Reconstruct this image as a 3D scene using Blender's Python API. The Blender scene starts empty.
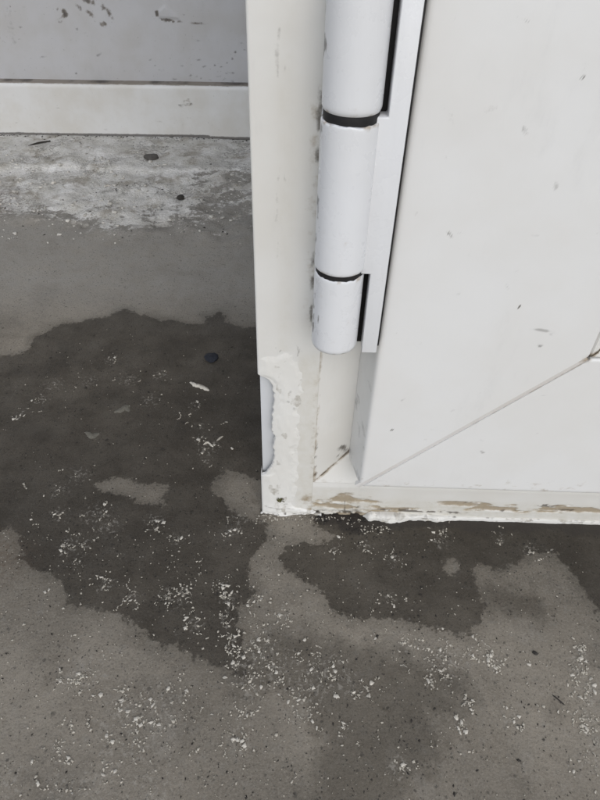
import bpy, bmesh, math, random
import numpy as np
from mathutils import Matrix, Vector

rng = np.random.default_rng(7)
random.seed(7)
sc = bpy.context.scene
COL = sc.collection
MM = 0.001

# ------------------------------------------------------------------ camera
cam_d = bpy.data.cameras.new('camera')
cam = bpy.data.objects.new('camera', cam_d)
COL.objects.link(cam)
cam_d.sensor_fit = 'VERTICAL'
cam_d.sensor_height = 36.0
cam_d.lens = 27.0                       # 26 mm-equivalent phone lens
cam_d.clip_start = 0.01
cam_d.clip_end = 500.0
R = Vector((0.999528, 0.020806, 0.022585))
U = Vector((-0.030707, 0.677225, 0.735135))
B = R.cross(U)
cam.matrix_world = Matrix(((R.x, U.x, B.x, 0.0), (R.y, U.y, B.y, 0.0), (R.z, U.z, B.z, 0.31), (0, 0, 0, 1)))
sc.camera = cam

# ------------------------------------------------------------------ sky + sun (hazy, soft light from behind the camera)
SUN_TO = Vector((0.17, -0.77, 0.64)).normalized()
elev = math.asin(SUN_TO.z)
azim = math.atan2(SUN_TO.x, SUN_TO.y)
world = bpy.data.worlds.new('World')
sc.world = world
world.use_nodes = True
wn = world.node_tree
wn.nodes.clear()
wo = wn.nodes.new('ShaderNodeOutputWorld')
wb = wn.nodes.new('ShaderNodeBackground')
sky = wn.nodes.new('ShaderNodeTexSky')
sky.sky_type = 'NISHITA'
sky.sun_disc = False
sky.sun_elevation = elev
sky.sun_rotation = azim
sky.air_density = 1.0
sky.dust_density = 1.2
hs = wn.nodes.new('ShaderNodeHueSaturation')
hs.inputs['Saturation'].default_value = 0.52
wn.links.new(sky.outputs[0], hs.inputs['Color'])
wn.links.new(hs.outputs[0], wb.inputs['Color'])
wn.links.new(wb.outputs[0], wo.inputs['Surface'])
wb.inputs['Strength'].default_value = 0.14
sun_d = bpy.data.lights.new('sun', 'SUN')
sun_d.energy = 0.6
sun_d.angle = math.radians(62)
sun_d.color = (1.0, 0.97, 0.925)
sun = bpy.data.objects.new('sun', sun_d)
COL.objects.link(sun)
sun.rotation_euler = (-SUN_TO).to_track_quat('-Z', 'Y').to_euler()
sun.location = SUN_TO * 6
sc.view_settings.view_transform = 'Standard'
sc.view_settings.look = 'None'
sc.view_settings.gamma = 1.0
sc.view_settings.exposure = 0.42

# ------------------------------------------------------------------ numeric helpers
def _hash(ix, iy, iz, seed):
    h = (ix.astype(np.int64) * 374761393 + iy.astype(np.int64) * 668265263 + iz.astype(np.int64) * 2147483647 + seed * 974634777) & 0xffffffff
    h = ((h ^ (h >> 13)) * 1274126177) & 0xffffffff
    h = ((h ^ (h >> 16)) * 2246822519) & 0xffffffff
    return ((h ^ (h >> 15)) & 0xffffff) / float(0xffffff)

def noise(x, y, z=0.0, seed=0):
    x = np.asarray(x, float); y = np.asarray(y, float); z = np.zeros_like(x) + z
    ix, iy, iz = np.floor(x), np.floor(y), np.floor(z)
    fx, fy, fz = x - ix, y - iy, z - iz
    fx, fy, fz = [t * t * (3 - 2 * t) for t in (fx, fy, fz)]
    out = 0
    for a in (0, 1):
        for b in (0, 1):
            for c in (0, 1):
                w = (fx if a else 1 - fx) * (fy if b else 1 - fy) * (fz if c else 1 - fz)
                out = out + w * _hash(ix + a, iy + b, iz + c, seed)
    return out

def fbm(x, y, z=0.0, oct=4, seed=0):
    s, a, t = 0, 0.5, 0
    for k in range(oct):
        s = s + a * noise(np.asarray(x) * 2 ** k, np.asarray(y) * 2 ** k, np.asarray(z) * 2 ** k, seed + 11 * k)
        t += a
        a *= 0.5
    return s / t

def sstep(a, b, x):
    t = np.clip((np.asarray(x, float) - a) / (b - a), 0, 1)
    return t * t * (3 - 2 * t)

def poly_sdf(poly, x, y):
    P = np.array(poly, float)
    Q = np.roll(P, -1, 0)
    d = np.full(x.shape, 1e12)
    inside = np.zeros(x.shape, bool)
    for (ax, ay), (bx, by) in zip(P, Q):
        ex, ey = bx - ax, by - ay
        t = np.clip(((x - ax) * ex + (y - ay) * ey) / (ex * ex + ey * ey + 1e-9), 0, 1)
        d = np.minimum(d, (x - ax - t * ex) ** 2 + (y - ay - t * ey) ** 2)
        c = ((ay > y) != (by > y))
        xi = ax + (y - ay) * ex / (ey if abs(ey) > 1e-9 else 1e-9)
        inside ^= c & (x < xi)
    d = np.sqrt(d)
    return np.where(inside, d, -d)

def ell(x, z, cx, cz, rx, rz, ang=0.0):
    c, s = math.cos(ang), math.sin(ang)
    dx, dz = x - cx, z - cz
    u = (dx * c + dz * s) / rx
    v = (-dx * s + dz * c) / rz
    return np.clip(1 - np.sqrt(u * u + v * v), 0, 1)

def stroke(x, z, pts, w):
    d = np.full(np.shape(x), 1e9)
    for (ax, az), (bx, bz) in zip(pts[:-1], pts[1:]):
        ex, ez = bx - ax, bz - az
        t = np.clip(((x - ax) * ex + (z - az) * ez) / (ex * ex + ez * ez + 1e-9), 0, 1)
        d = np.minimum(d, np.hypot(x - ax - t * ex, z - az - t * ez))
    return np.clip(1 - d / w, 0, 1)

# ------------------------------------------------------------------ object helpers  (all lengths handed in are millimetres)
def link(name, me, mat, parent=None, smooth=None):
    o = bpy.data.objects.new(name, me)
    COL.objects.link(o)
    if mat:
        me.materials.append(mat)
    if parent is not None:
        o.parent = parent
        me.transform(Matrix.Translation(-parent.matrix_world.translation) if parent.parent is None else
                     Matrix.Translation(-parent.parent.location - parent.location))
    if smooth is not None:
        me.polygons.foreach_set('use_smooth', [True] * len(me.polygons))
        me.set_sharp_from_angle(angle=math.radians(smooth))
    return o

def attrs(me, **kw):
    for k, v in kw.items():
        a = me.attributes.new(k, 'FLOAT', 'POINT')
        a.data.foreach_set('value', np.asarray(v, np.float32).ravel())

def raw_mesh(name, verts, faces):
    me = bpy.data.meshes.new(name)
    v = np.asarray(verts, np.float32) * MM
    extra = []
    if isinstance(faces, tuple):
        faces, extra = faces
    quads = isinstance(faces, np.ndarray)
    sizes = ([4] * len(faces) if quads else [len(f) for f in faces]) + [len(f) for f in extra]
    idx = np.concatenate(([faces.ravel()] if quads else [np.array(f) for f in faces]) + [np.array(f) for f in extra]).astype(np.int32)
    sizes = np.array(sizes, np.int32)
    me.vertices.add(len(v))
    me.vertices.foreach_set('co', v.ravel())
    me.loops.add(len(idx))
    me.loops.foreach_set('vertex_index', idx)
    me.polygons.add(len(sizes))
    me.polygons.foreach_set('loop_start', np.concatenate([[0], np.cumsum(sizes)[:-1]]).astype(np.int32))
    me.update(calc_edges=True)
    return me

def fix_normals(me):
    bm = bmesh.new()
    bm.from_mesh(me)
    bmesh.ops.recalc_face_normals(bm, faces=bm.faces)
    bm.to_mesh(me)
    bm.free()

def grid_faces(nu, nv, closed_v=False, keep=None):
    i, j = np.meshgrid(np.arange(nu - 1), np.arange(nv if closed_v else nv - 1), indexing='ij')
    j2 = (j + 1) % nv
    q = np.stack([i * nv + j, i * nv + j2, (i + 1) * nv + j2, (i + 1) * nv + j], -1).reshape(-1, 4)
    if keep is not None:
        q = q[keep[q].any(1)]
    return q

def empty(name, loc, label, cat, group=None):
    o = bpy.data.objects.new(name, None)
    o.empty_display_size = 0.02
    o.location = Vector(loc) * MM
    COL.objects.link(o)
    o.matrix_world = Matrix.Translation(o.location)
    o['label'] = label
    o['category'] = cat
    if group:
        o['group'] = group
    return o

def tag(o, label, cat, group=None):
    o['label'] = label
    o['category'] = cat
    if group:
        o['group'] = group
    return o

def subdiv_profile(prof, steps):
    """prof: closed list of (d, y); steps: max length of each edge in mm"""
    out = []
    n = len(prof)
    for i in range(n):
        a, b = np.array(prof[i], float), np.array(prof[(i + 1) % n], float)
        k = max(1, int(math.ceil(np.hypot(*(b - a)) / steps[i])))
        for j in range(k):
            out.append(a + (b - a) * j / k)
    return np.array(out)

def sweep(name, prof, steps, origin, dd, dl, length, m0, m1, tstops, mat, parent, gap0=0.0, gap1=0.0, dirt=None, smooth=35, shift=None):
    """closed profile (d,y) swept along dl; ends mitred by m0*d / m1*d"""
    P = subdiv_profile(prof, steps)
    n = len(P)
    o, dd, dl = np.array(origin, float), np.array(dd, float), np.array(dl, float)
    V = []
    for t in tstops:
        s = (m0 * P[:, 0] + gap0) * (1 - t) + (length - m1 * P[:, 0] - gap1) * t
        V.append(o + P[:, :1] * dd + np.stack([np.zeros(n), P[:, 1], np.zeros(n)], 1) + s[:, None] * dl)
    V = np.concatenate(V)
    if shift is not None:
        V = shift(V)
    nt = len(tstops)
    F = grid_faces(nt, n, True)
    me = raw_mesh(name, V, (F, [tuple(range(n)), tuple((nt - 1) * n + k for k in range(n))]))
    if dirt is not None:
        a, b = dirt(V)
    else:
        a = b = np.zeros(len(V))
    attrs(me, dirt=a, brown=b)
    fix_normals(me)
    return link(name, me, mat, parent, smooth)

def box(name, x, y, z, mat, parent=None, bevel=0.0, seg=2, smooth=40):
    bm = bmesh.new()
    bmesh.ops.create_cube(bm, size=1.0)
    for v in bm.verts:
        v.co = Vector(((x[0] + x[1]) / 2 + v.co.x * (x[1] - x[0]), (y[0] + y[1]) / 2 + v.co.y * (y[1] - y[0]), (z[0] + z[1]) / 2 + v.co.z * (z[1] - z[0]))) * MM
    if bevel:
        bmesh.ops.bevel(bm, geom=bm.edges[:], offset=bevel * MM, segments=seg, affect='EDGES', profile=0.5)
    me = bpy.data.meshes.new(name)
    bm.to_mesh(me)
    bm.free()
    return link(name, me, mat, parent, smooth)

# ------------------------------------------------------------------ materials
class NT:
    def __init__(self, name):
        self.m = bpy.data.materials.new(name)
        self.m.use_nodes = True
        self.t = self.m.node_tree
        self.bsdf = self.t.nodes['Principled BSDF']
    def n(self, kind, **kw):
        nd = self.t.nodes.new('ShaderNode' + kind)
        for k, v in kw.items():
            if k.startswith('i_'):
                nd.inputs[k[2:]].default_value = v
            else:
                setattr(nd, k, v)
        return nd
    def l(self, a, b):
        self.t.links.new(a, b)
    def coord(self):
        if not hasattr(self, '_c'):
            self._c = self.n('TexCoord').outputs['Object']
        return self._c
    def noise(self, scale, detail=3.0, rough=0.55, stretch=None):
        c = self.coord()
        if stretch:
            mp = self.n('Mapping')
            mp.inputs['Scale'].default_value = stretch
            self.l(c, mp.inputs['Vector'])
            c = mp.outputs[0]
        nd = self.n('TexNoise')
        nd.inputs['Scale'].default_value = scale
        nd.inputs['Detail'].default_value = detail
        nd.inputs['Roughness'].default_value = rough
        self.l(c, nd.inputs['Vector'])
        return nd.outputs['Fac']
    def attr(self, name):
        return self.n('Attribute', attribute_name=name).outputs['Fac']
    def math(self, op, a, b=None, c=None):
        nd = self.n('Math', operation=op)
        for i, v in enumerate((a, b, c)):
            if v is None:
                continue
            if isinstance(v, (int, float)):
                nd.inputs[i].default_value = v
            else:
                self.l(v, nd.inputs[i])
        return nd.outputs[0]
    def step(self, a, b, x, lo=0.0, hi=1.0):
        nd = self.n('MapRange', interpolation_type='SMOOTHSTEP')
        nd.inputs['From Min'].default_value = a
        nd.inputs['From Max'].default_value = b
        nd.inputs['To Min'].default_value = lo
        nd.inputs['To Max'].default_value = hi
        self.l(x, nd.inputs['Value'])
        return nd.outputs[0]
    def mix(self, f, a, b):
        nd = self.n('Mix', data_type='RGBA')
        for s, v in ((nd.inputs[0], f), (nd.inputs[6], a), (nd.inputs[7], b)):
            if isinstance(v, (int, float)):
                s.default_value = v
            elif isinstance(v, tuple):
                s.default_value = v if len(v) == 4 else v + (1.0,)
            else:
                self.l(v, s)
        return nd.outputs[2]
    def bump(self, terms):
        """terms: (height, millimetres) pairs summed into one relief"""
        tot = None
        for h, mm in terms:
            t = self.math('MULTIPLY', h, mm * 0.001)
            tot = t if tot is None else self.math('ADD', tot, t)
        nd = self.n('Bump')
        nd.inputs['Strength'].default_value = 1.0
        nd.inputs['Distance'].default_value = 1.0
        self.l(tot, nd.inputs['Height'])
        self.l(nd.outputs[0], self.bsdf.inputs['Normal'])

def white_paint(name, base, rough=0.42, dirt_col=(0.075, 0.06, 0.044), brown_col=(0.33, 0.24, 0.13), var=0.06, bump=0.06, speck=0.0, wave=0.5):
    k = NT(name)
    b2 = (base[0] * (1 - 0.8 * var), base[1] * (1 - var), base[2] * (1 - 1.35 * var))
    big = k.noise(18, 4, 0.6)
    fine = k.noise(260, 4, 0.65)
    col = k.mix(k.step(0.35, 0.7, big), base, b2)
    # faint rubbed grime, long vertical
    rub = k.noise(60, 5, 0.7, (1.0, 1.0, 0.35))
    col = k.mix(k.step(0.56, 0.85, rub, 0, 0.22), col, tuple(c * 0.62 for c in base))
    if speck:
        sp = k.noise(420, 2, 0.5)
        col = k.mix(k.step(0.70, 0.76, sp, 0, speck), col, (0.16, 0.14, 0.12))
    col = k.mix(k.math('MULTIPLY', k.attr('tan'), k.step(0.3, 0.65, fine, 0.5, 1.0)), col, (base[0] * 0.86, base[1] * 0.835, base[2] * 0.775))
    br = k.attr('brown')
    bf = k.step(0.22, 0.95, k.math('ADD', br, k.math('MULTIPLY', k.math('SUBTRACT', fine, 0.5), k.math('MULTIPLY', k.step(0.0, 0.2, br), 1.3))))
    col = k.mix(k.math('MULTIPLY', bf, 0.75), col, k.mix(k.noise(900, 3), brown_col, tuple(c * 0.6 for c in brown_col)))
    di = k.attr('dirt')
    df = k.step(0.22, 1.05, k.math('ADD', di, k.math('MULTIPLY', k.math('SUBTRACT', fine, 0.5), k.math('MULTIPLY', k.step(0.0, 0.2, di), 1.2))))
    col = k.mix(k.math('MULTIPLY', df, 0.82), col, dirt_col)
    k.l(col, k.bsdf.inputs['Base Color'])
    r = k.math('ADD', k.step(0.3, 0.75, k.noise(90, 4, 0.6), rough - 0.07, rough + 0.1), k.math('MULTIPLY', k.math('MAXIMUM', bf, df), 0.3))
    k.l(r, k.bsdf.inputs['Roughness'])
    k.bsdf.inputs['Specular IOR Level'].default_value = 0.4
    k.bump([(k.noise(520, 2, 0.5), bump * 0.6), (big, 1.2 * wave)])
    return k.m

M_door = white_paint('door_white', (0.73, 0.725, 0.71), 0.40, var=0.04, bump=0.03)
M_frame = white_paint('frame_cream', (0.705, 0.694, 0.662), 0.45, var=0.06, bump=0.08)
M_hinge = white_paint('hinge_white', (0.715, 0.72, 0.73), 0.30, var=0.03, bump=0.05)
M_filler = white_paint('filler_white', (0.725, 0.712, 0.675), 0.62, var=0.06, bump=0.12, brown_col=(0.33, 0.29, 0.22))
M_core = white_paint('core_white', (0.66, 0.67, 0.685), 0.4, var=0.03, bump=0.04)
M_wall = white_paint('wall_grey', (0.465, 0.463, 0.47), 0.55, var=0.09, bump=0.15, speck=0.5, dirt_col=(0.07, 0.062, 0.058), brown_col=(0.16, 0.13, 0.095))
M_skirt = white_paint('skirting_white', (0.64, 0.635, 0.62), 0.5, var=0.12, bump=0.15, speck=0.25, dirt_col=(0.06, 0.052, 0.045), brown_col=(0.17, 0.125, 0.075))

def plain(name, col, rough, spec=0.4, nscale=300, amt=0.35, bump=0.2):
    k = NT(name)
    k.l(k.mix(k.noise(nscale, 4, 0.6), tuple(c * (1 - amt) for c in col), tuple(min(1, c * (1 + amt)) for c in col)), k.bsdf.inputs['Base Color'])
    k.bsdf.inputs['Roughness'].default_value = rough
    k.bsdf.inputs['Specular IOR Level'].default_value = spec
    k.bump([(k.noise(nscale * 3, 2, 0.6), bump * 0.5)])
    return k.m

M_weld = white_paint('weld_grey', (0.66, 0.645, 0.625), 0.5, var=0.08, bump=0.2)
M_black = plain('black_rubber_gap_shade', (0.012, 0.011, 0.011), 0.6)  # washers, plus the strips that paint shade into the hinge gaps
M_flake = plain('flake_white', (0.53, 0.495, 0.43), 0.85, 0.2, 350, 0.35)
M_crumb = plain('crumb_white', (0.45, 0.415, 0.35), 0.88, 0.2, 160, 0.65)
M_mortar = plain('mortar_bits', (0.54, 0.515, 0.465), 0.9, 0.15, 90, 0.6, 0.6)
M_grit = plain('grit_dark', (0.035, 0.031, 0.027), 0.8, 0.3, 600, 0.5)
M_peb = plain('pebble', (0.085, 0.078, 0.07), 0.75, 0.3, 500, 0.5, 0.5)
M_blue = plain('blue_scrap', (0.020, 0.022, 0.029), 0.6, 0.3, 400, 0.4, 0.5)
M_leafy = plain('dry_film', (0.15, 0.14, 0.115), 0.8, 0.2, 500, 0.4, 0.5)
M_moss = plain('moss', (0.09, 0.085, 0.03), 0.9, 0.1, 900, 0.5, 0.6)

def concrete():
    k = NT('concrete')
    big = k.noise(7, 5, 0.6)
    mid = k.noise(55, 5, 0.65)
    fine = k.noise(700, 4, 0.7)
    col = k.mix(k.step(0.38, 0.62, big), (0.182, 0.160, 0.128), (0.268, 0.237, 0.191))
    col = k.mix(k.step(0.45, 0.75, mid, 0, 0.6), col, (0.150, 0.128, 0.100))
    col = k.mix(k.step(0.5, 0.8, k.noise(140, 4, 0.7), 0, 0.35), col, (0.25, 0.24, 0.215))
    col = k.mix(k.step(0.60, 0.74, fine, 0, 0.55), col, (0.30, 0.29, 0.265))
    # far floor under the wall: paler
    col = k.mix(k.step(0.46, 0.70, k.noise(22, 6, 0.68), 0, 0.55), col, (0.115, 0.102, 0.083))
    col = k.mix(k.step(0.55, 0.75, k.noise(38, 6, 0.7, (1.0, 0.45, 1.0)), 0, 0.5), col, (0.30, 0.28, 0.245))
    pale = k.attr('pale')
    col = k.mix(k.math('MINIMUM', k.math('MULTIPLY', pale, k.step(0.25, 0.75, mid, 0.45, 0.9)), 1.0), col, (0.31, 0.295, 0.265))
    # dark sand grains and pits set in the surface, uneven in size
    wv = k.n('TexNoise')
    wv.inputs['Scale'].default_value = 900
    wv.inputs['Detail'].default_value = 2
    k.l(k.coord(), wv.inputs['Vector'])
    wadd = k.n('VectorMath', operation='MULTIPLY_ADD')
    k.l(wv.outputs['Color'], wadd.inputs[0])
    wadd.inputs[1].default_value = (0.0016, 0.0016, 0.0016)
    k.l(k.coord(), wadd.inputs[2])
    pit = None
    for vs_, thr, rad in ((230, 0.86, 0.28), (430, 0.80, 0.34), (800, 0.70, 0.40)):
        vo = k.n('TexVoronoi')
        vo.inputs['Scale'].default_value = vs_
        k.l(wadd.outputs[0], vo.inputs['Vector'])
        vc = k.n('SeparateColor')
        k.l(vo.outputs['Color'], vc.inputs[0])
        rr = k.math('MULTIPLY', vc.outputs[1], rad)
        p = k.math('MULTIPLY', k.step(-0.06, 0.06, k.math('SUBTRACT', rr, vo.outputs['Distance'])), k.step(thr, thr + 0.04, vc.outputs[0]))
        p = k.math('MULTIPLY', p, k.math('ADD', 0.35, k.math('MULTIPLY', vc.outputs[2], 0.6)))
        pit = p if pit is None else k.math('MAXIMUM', pit, p)
    col = k.mix(pit, col, (0.042, 0.039, 0.034))
    # sand-grain mottling
    sand = k.noise(850, 4, 0.75)
    col = k.mix(k.step(0.50, 0.72, sand, 0, 0.45), col, (0.33, 0.305, 0.26))
    col = k.mix(k.step(0.50, 0.30, sand, 0, 0.48), col, (0.075, 0.066, 0.053))
    # water stain
    rough_n = k.noise(300, 5, 0.7)
    wob = k.math('ADD', k.math('MULTIPLY', k.math('SUBTRACT', k.noise(75, 4, 0.7), 0.5), 14.0), k.math('MULTIPLY', k.math('SUBTRACT', rough_n, 0.5), 7.0))
    wet = k.step(-1.4, 1.8, k.math('ADD', k.attr('wet_d'), wob))
    rim = k.step(-9.0, 1.0, k.math('ADD', k.attr('wet_d'), k.math('MULTIPLY', wob, 0.8)))
    wob2 = k.math('MULTIPLY', k.math('SUBTRACT', k.noise(48, 6, 0.68), 0.5), 46.0)
    damp = k.step(-9.0, 8.0, k.math('ADD', k.attr('damp_d'), wob2))
    wetness = k.math('MAXIMUM', k.math('MULTIPLY', wet, k.step(0.36, 0.64, k.noise(34, 5, 0.65), 0.86, 1.0)), k.math('MAXIMUM', k.math('MULTIPLY', damp, 0.58), k.math('MULTIPLY', rim, 0.30)))
    mul = k.n('Mix', data_type='RGBA', blend_type='MULTIPLY')
    k.l(wetness, mul.inputs[0])
    k.l(col, mul.inputs[6])
    mul.inputs[7].default_value = (0.275, 0.262, 0.245, 1)
    col = mul.outputs[2]
    # pale salt specks that stay visible on the wet part
    sp = k.step(0.64, 0.72, k.noise(620, 3, 0.6), 0, 0.5)
    col = k.mix(k.math('MULTIPLY', sp, wetness), col, (0.2, 0.19, 0.17))
    # chalky residue where paint has been rubbed into the floor
    re = k.attr('residue')
    rm = k.math('MULTIPLY', k.step(0.60, 0.68, k.math('ADD', k.noise(430, 4, 0.7), k.math('MULTIPLY', re, 0.10))), k.step(0.05, 0.7, re, 0, 0.4))
    col = k.mix(rm, col, (0.36, 0.335, 0.29))
    # old whitewash and mortar at the wall foot
    li = k.attr('lime')
    lm = k.math('ADD', li, k.math('MULTIPLY', k.math('SUBTRACT', k.noise(48, 9, 0.8), 0.5), 2.6))
    lf = k.math('MULTIPLY', k.step(0.40, 0.60, lm), k.step(0.02, 0.12, li))
    lime_c = k.mix(k.step(0.35, 0.7, k.noise(30, 8, 0.75)), (0.56, 0.54, 0.49), (0.80, 0.78, 0.745))
    lime_c = k.mix(k.step(0.60, 0.70, k.noise(130, 6, 0.7), 0, 0.75), lime_c, (0.2, 0.185, 0.16))
    crack = k.math('ABSOLUTE', k.math('SUBTRACT', k.noise(36, 8, 0.75), 0.5))
    lime_c = k.mix(k.math('MULTIPLY', k.step(0.026, 0.004, crack), k.step(0.46, 0.60, k.noise(16, 3, 0.5), 0, 0.7)), lime_c, (0.13, 0.115, 0.095))
    lime_c = k.mix(k.step(0.50, 0.64, k.noise(24, 7, 0.75), 0, 0.6), lime_c, (0.27, 0.23, 0.17))
    col = k.mix(lf, col, lime_c)
    ru = k.attr('rust')
    col = k.mix(k.math('MULTIPLY', ru, k.step(0.35, 0.65, rough_n)), col, (0.105, 0.075, 0.052))
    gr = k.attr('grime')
    col = k.mix(k.step(0.35, 0.7, k.math('ADD', gr, k.math('MULTIPLY', k.math('SUBTRACT', rough_n, 0.5), 0.8))), col, (0.042, 0.036, 0.03))  # dirt line and contact shadow, both painted into the floor colour
    k.l(col, k.bsdf.inputs['Base Color'])
    k.l(k.math('SUBTRACT', k.step(0.3, 0.7, mid, 0.78, 0.92), k.math('MULTIPLY', wet, 0.34)), k.bsdf.inputs['Roughness'])
    k.bsdf.inputs['Specular IOR Level'].default_value = 0.3
    k.bump([(k.noise(130, 5, 0.7), 0.9), (sand, 0.28), (k.math('MULTIPLY', k.math('MINIMUM', li, 1.0), rough_n), 3.4)])
    return k.m
M_floor = concrete()

# ------------------------------------------------------------------ floor: one sheet, finely meshed where the stains lie (mm on the ground)
WET1 = [(-275, 372), (-245, 377), (-225, 387), (-227, 405), (-218, 415), (-211, 426), (-196, 428), (-183, 435), (-172, 437), (-166, 447), (-159, 451), (-146, 445), (-135, 439), (-124, 435), (-116, 437), (-101, 432), (-86, 431), (-84, 439), (-90, 445), (-81, 442), (-75, 452), (-72, 449), (-66, 435), (-54, 428), (-39, 431), (-2, 427), (21, 242), (-22, 230), (-22, 236), (-24, 257), (-39, 261), (-49, 265), (-56, 254), (-54, 247), (-47, 239), (-41, 233), (-36, 229), (-29, 226), (-18, 223), (-17, 213), (-21, 204), (-26, 196), (-26, 186), (-23, 177), (-24, 170), (-30, 164), (-30, 156), (-25, 145), (-21, 136), (-25, 128), (-32, 130), (-48, 136), (-61, 141), (-70, 144), (-82, 150), (-89, 156), (-97, 160), (-114, 161), (-125, 163), (-131, 176), (-137, 180), (-154, 187), (-160, 191), (-167, 208), (-176, 213), (-180, 211), (-230, 215), (-300, 260), (-330, 330)]
DRY = [(-131, 249), (-119, 256), (-107, 252), (-87, 249), (-85, 244), (-87, 238), (-83, 232), (-94, 233), (-104, 239), (-116, 242), (-125, 244)]
WET2 = [(2, 237), (10, 226), (14, 219), (22, 214), (14, 208), (3, 208), (-7, 205), (-11, 198), (-7, 190), (-2, 187), (6, 184), (15, 178), (19, 168), (24, 164), (35, 161), (47, 160), (58, 161), (69, 158), (76, 156), (87, 153), (96, 153), (102, 158), (103, 164), (108, 171), (106, 178), (105, 189), (108, 197), (112, 197), (118, 190), (128, 199), (129, 200), (131, 198), (143, 206), (157, 208), (158, 202), (163, 191), (167, 177), (169, 170), (191, 163), (250, 170), (300, 250)]
DAMP = [(-40, 136), (-23, 147), (-4, 152), (15, 149), (31, 149), (46, 144), (66, 137), (85, 140), (94, 134), (89, 125), (72, 108), (63, 93), (57, 77), (51, 66), (1, 64), (8, 79), (15, 100), (5, 115), (-15, 122), (-28, 124)]
FINGER = [(106, 178), (110, 179), (122, 177), (133, 174), (135, 173), (127, 170), (115, 171), (109, 171)]

CL = [(-106, 128, 14), (-109, 124, 10), (-100, 127, 12), (-81, 113, 12), (-69, 116, 14), (-61, 110, 14), (-58, 114, 12), (-65, 106, 16), (-82, 106, 16), (-70, 95, 14), (-83, 93, 14), (-106, 92, 8), (-88, 77, 16), (-61, 76, 20), (-125, 80, 12), (-101, 76, 12), (-23, 110, 8), (-23, 101, 10), (-23, 95, 8), (-22, 137, 14), (-16, 142, 14), (-13, 148, 10), (-21, 122, 14), (-8, 130, 16), (7, 127, 14), (13, 132, 12), (20, 134, 12), (27, 128, 12), (14, 123, 12), (6, 118, 10), (33, 121, 6), (5, 110, 8), (-1, 137, 10), (-20, 170, 6), (-37, 170, 8), (-37, 161, 5), (-37, 155, 5), (-33, 147, 6), (-30, 141, 6), (-29, 134, 6), (-41, 179, 6), (-53, 155, 8), (-63, 169, 8), (-72, 172, 8), (-62, 175, 6), (-90, 171, 6), (-107, 177, 8), (-126, 192, 8), (-136, 197, 6), (-126, 203, 6), (-5, 164, 8), (78, 142, 10), (85, 139, 12), (73, 137, 8), (80, 132, 8), (70, 129, 5), (60, 150, 6), (62, 145, 6), (93, 143, 6), (98, 146, 5), (105, 138, 5), (104, 143, 5), (153, 147, 6), (150, 142, 8), (149, 134, 8), (151, 129, 8), (146, 127, 6), (149, 120, 10), (147, 113, 10), (142, 110, 5), (146, 104, 10), (140, 95, 10), (89, 119, 5), (107, 112, 7), (82, 108, 5), (51, 88, 10), (49, 92, 6), (26, 105, 6), (91, 220, 6), (126, 216, 8), (142, 210, 8), (88, 212, 8), (24, 206, 6), (42, 209, 8), (59, 199, 8), (54, 174, 6), (-204, 311, 8), (-195, 328, 10), (-190, 345, 12), (-165, 352, 12), (-155, 377, 10), (-134, 354, 12), (-154, 243, 10), (-145, 256, 12), (-148, 224, 10), (-135, 202, 10), (-126, 225, 14), (-115, 217, 12), (-88, 222, 10), (-70, 292, 8), (-65, 282, 10), (-59, 287, 8), (-64, 271, 6), (-72, 306, 6), (-79, 327, 8), (-111, 361, 10), (-113, 331, 12), (-35, 224, 10), (-38, 217, 8), (-73, 208, 8)]

def axis(lo, hi, step, far):
    a = list(np.arange(lo, hi + step, step))
    left = [lo - e for e in far][::-1]
    right = [a[-1] + e for e in far]
    return np.array(left + a + right)
FAR = [8, 25, 70, 180, 420, 1000, 2500, 7000, 20000, 60000, 150000]
gx = axis(-480, 240, 3.0, FAR)
gy = axis(40, 900, 3.0, FAR)
X, Y = np.meshgrid(gx, gy, indexing='ij')
x, y = X.ravel(), Y.ravel()
WALL_SLOPE = 0.046
def wall_y(xx):                                   # face of the skirting at the floor
    return 880.0 + WALL_SLOPE * xx
dw = wall_y(x) - y                                # distance in front of the wall foot
wet = np.maximum(poly_sdf(WET1, x, y), poly_sdf(WET2, x, y))
wet = np.minimum(wet, -poly_sdf(DRY, x, y))
for cx, cy, r in ((92, 196, 4.5),):
    wet = np.minimum(wet, np.hypot(x - cx, y - cy) - r)
damp = np.maximum(poly_sdf(DAMP, x, y), poly_sdf(FINGER, x, y) + 7)
edge1 = 112 + 26 * (fbm(x / 60, y * 0 + 3, oct=4, seed=3) - 0.5)
edge2 = 300 + 0.12 * (-200 - x) * -1 + 60 * (fbm(x / 70, y * 0 + 9, oct=4, seed=5) - 0.5)
rightfade = sstep(-175, -95, x)
lime = np.where(dw < edge1, 1.45, 0.80 - 0.26 * sstep(40, 190, dw - edge1)) * sstep(-25, 75, edge2 - dw)
lime = lime * (1 - 0.46 * rightfade * sstep(20, 110, dw)) 
lime = np.where(dw < -2, 0, lime)
infront = (dw > -4) & (dw < 320) & (np.abs(x) < 480)
lime = lime * infront * sstep(470, 430, -x)
zz = 5.0 * sstep(-7, 5, edge1 - dw) * (1 - 0.6 * rightfade) + 9.0 * (fbm(x / 22, y / 22, oct=5, seed=8) - 0.45) * sstep(0, 40, edge2 - dw) * sstep(-10, 60, dw)
zz = zz * infront * sstep(470, 430, -x)
zz += 0.5 * (fbm(x / 30, y / 30, oct=4, seed=21) - 0.5) * ((np.abs(x) < 470) & (y < 900) & (y > 45))
rust = ell(x, y, -385, 650, 60, 75) * 1.6
rust = np.maximum(rust, 0.9 * ell(x, y, -185, 190, 40, 26))
grime = 0.85 * sstep(216, 228, y + 5 * noise(x / 9, x * 0, seed=44)) * sstep(8, 16, x) * (y < 300) * (0.8 + 0.2 * sstep(60, 30, x))  # dirt along the frame foot, with its contact shadow painted in
ZG = zz.reshape(len(gx), len(gy)).copy()
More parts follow.
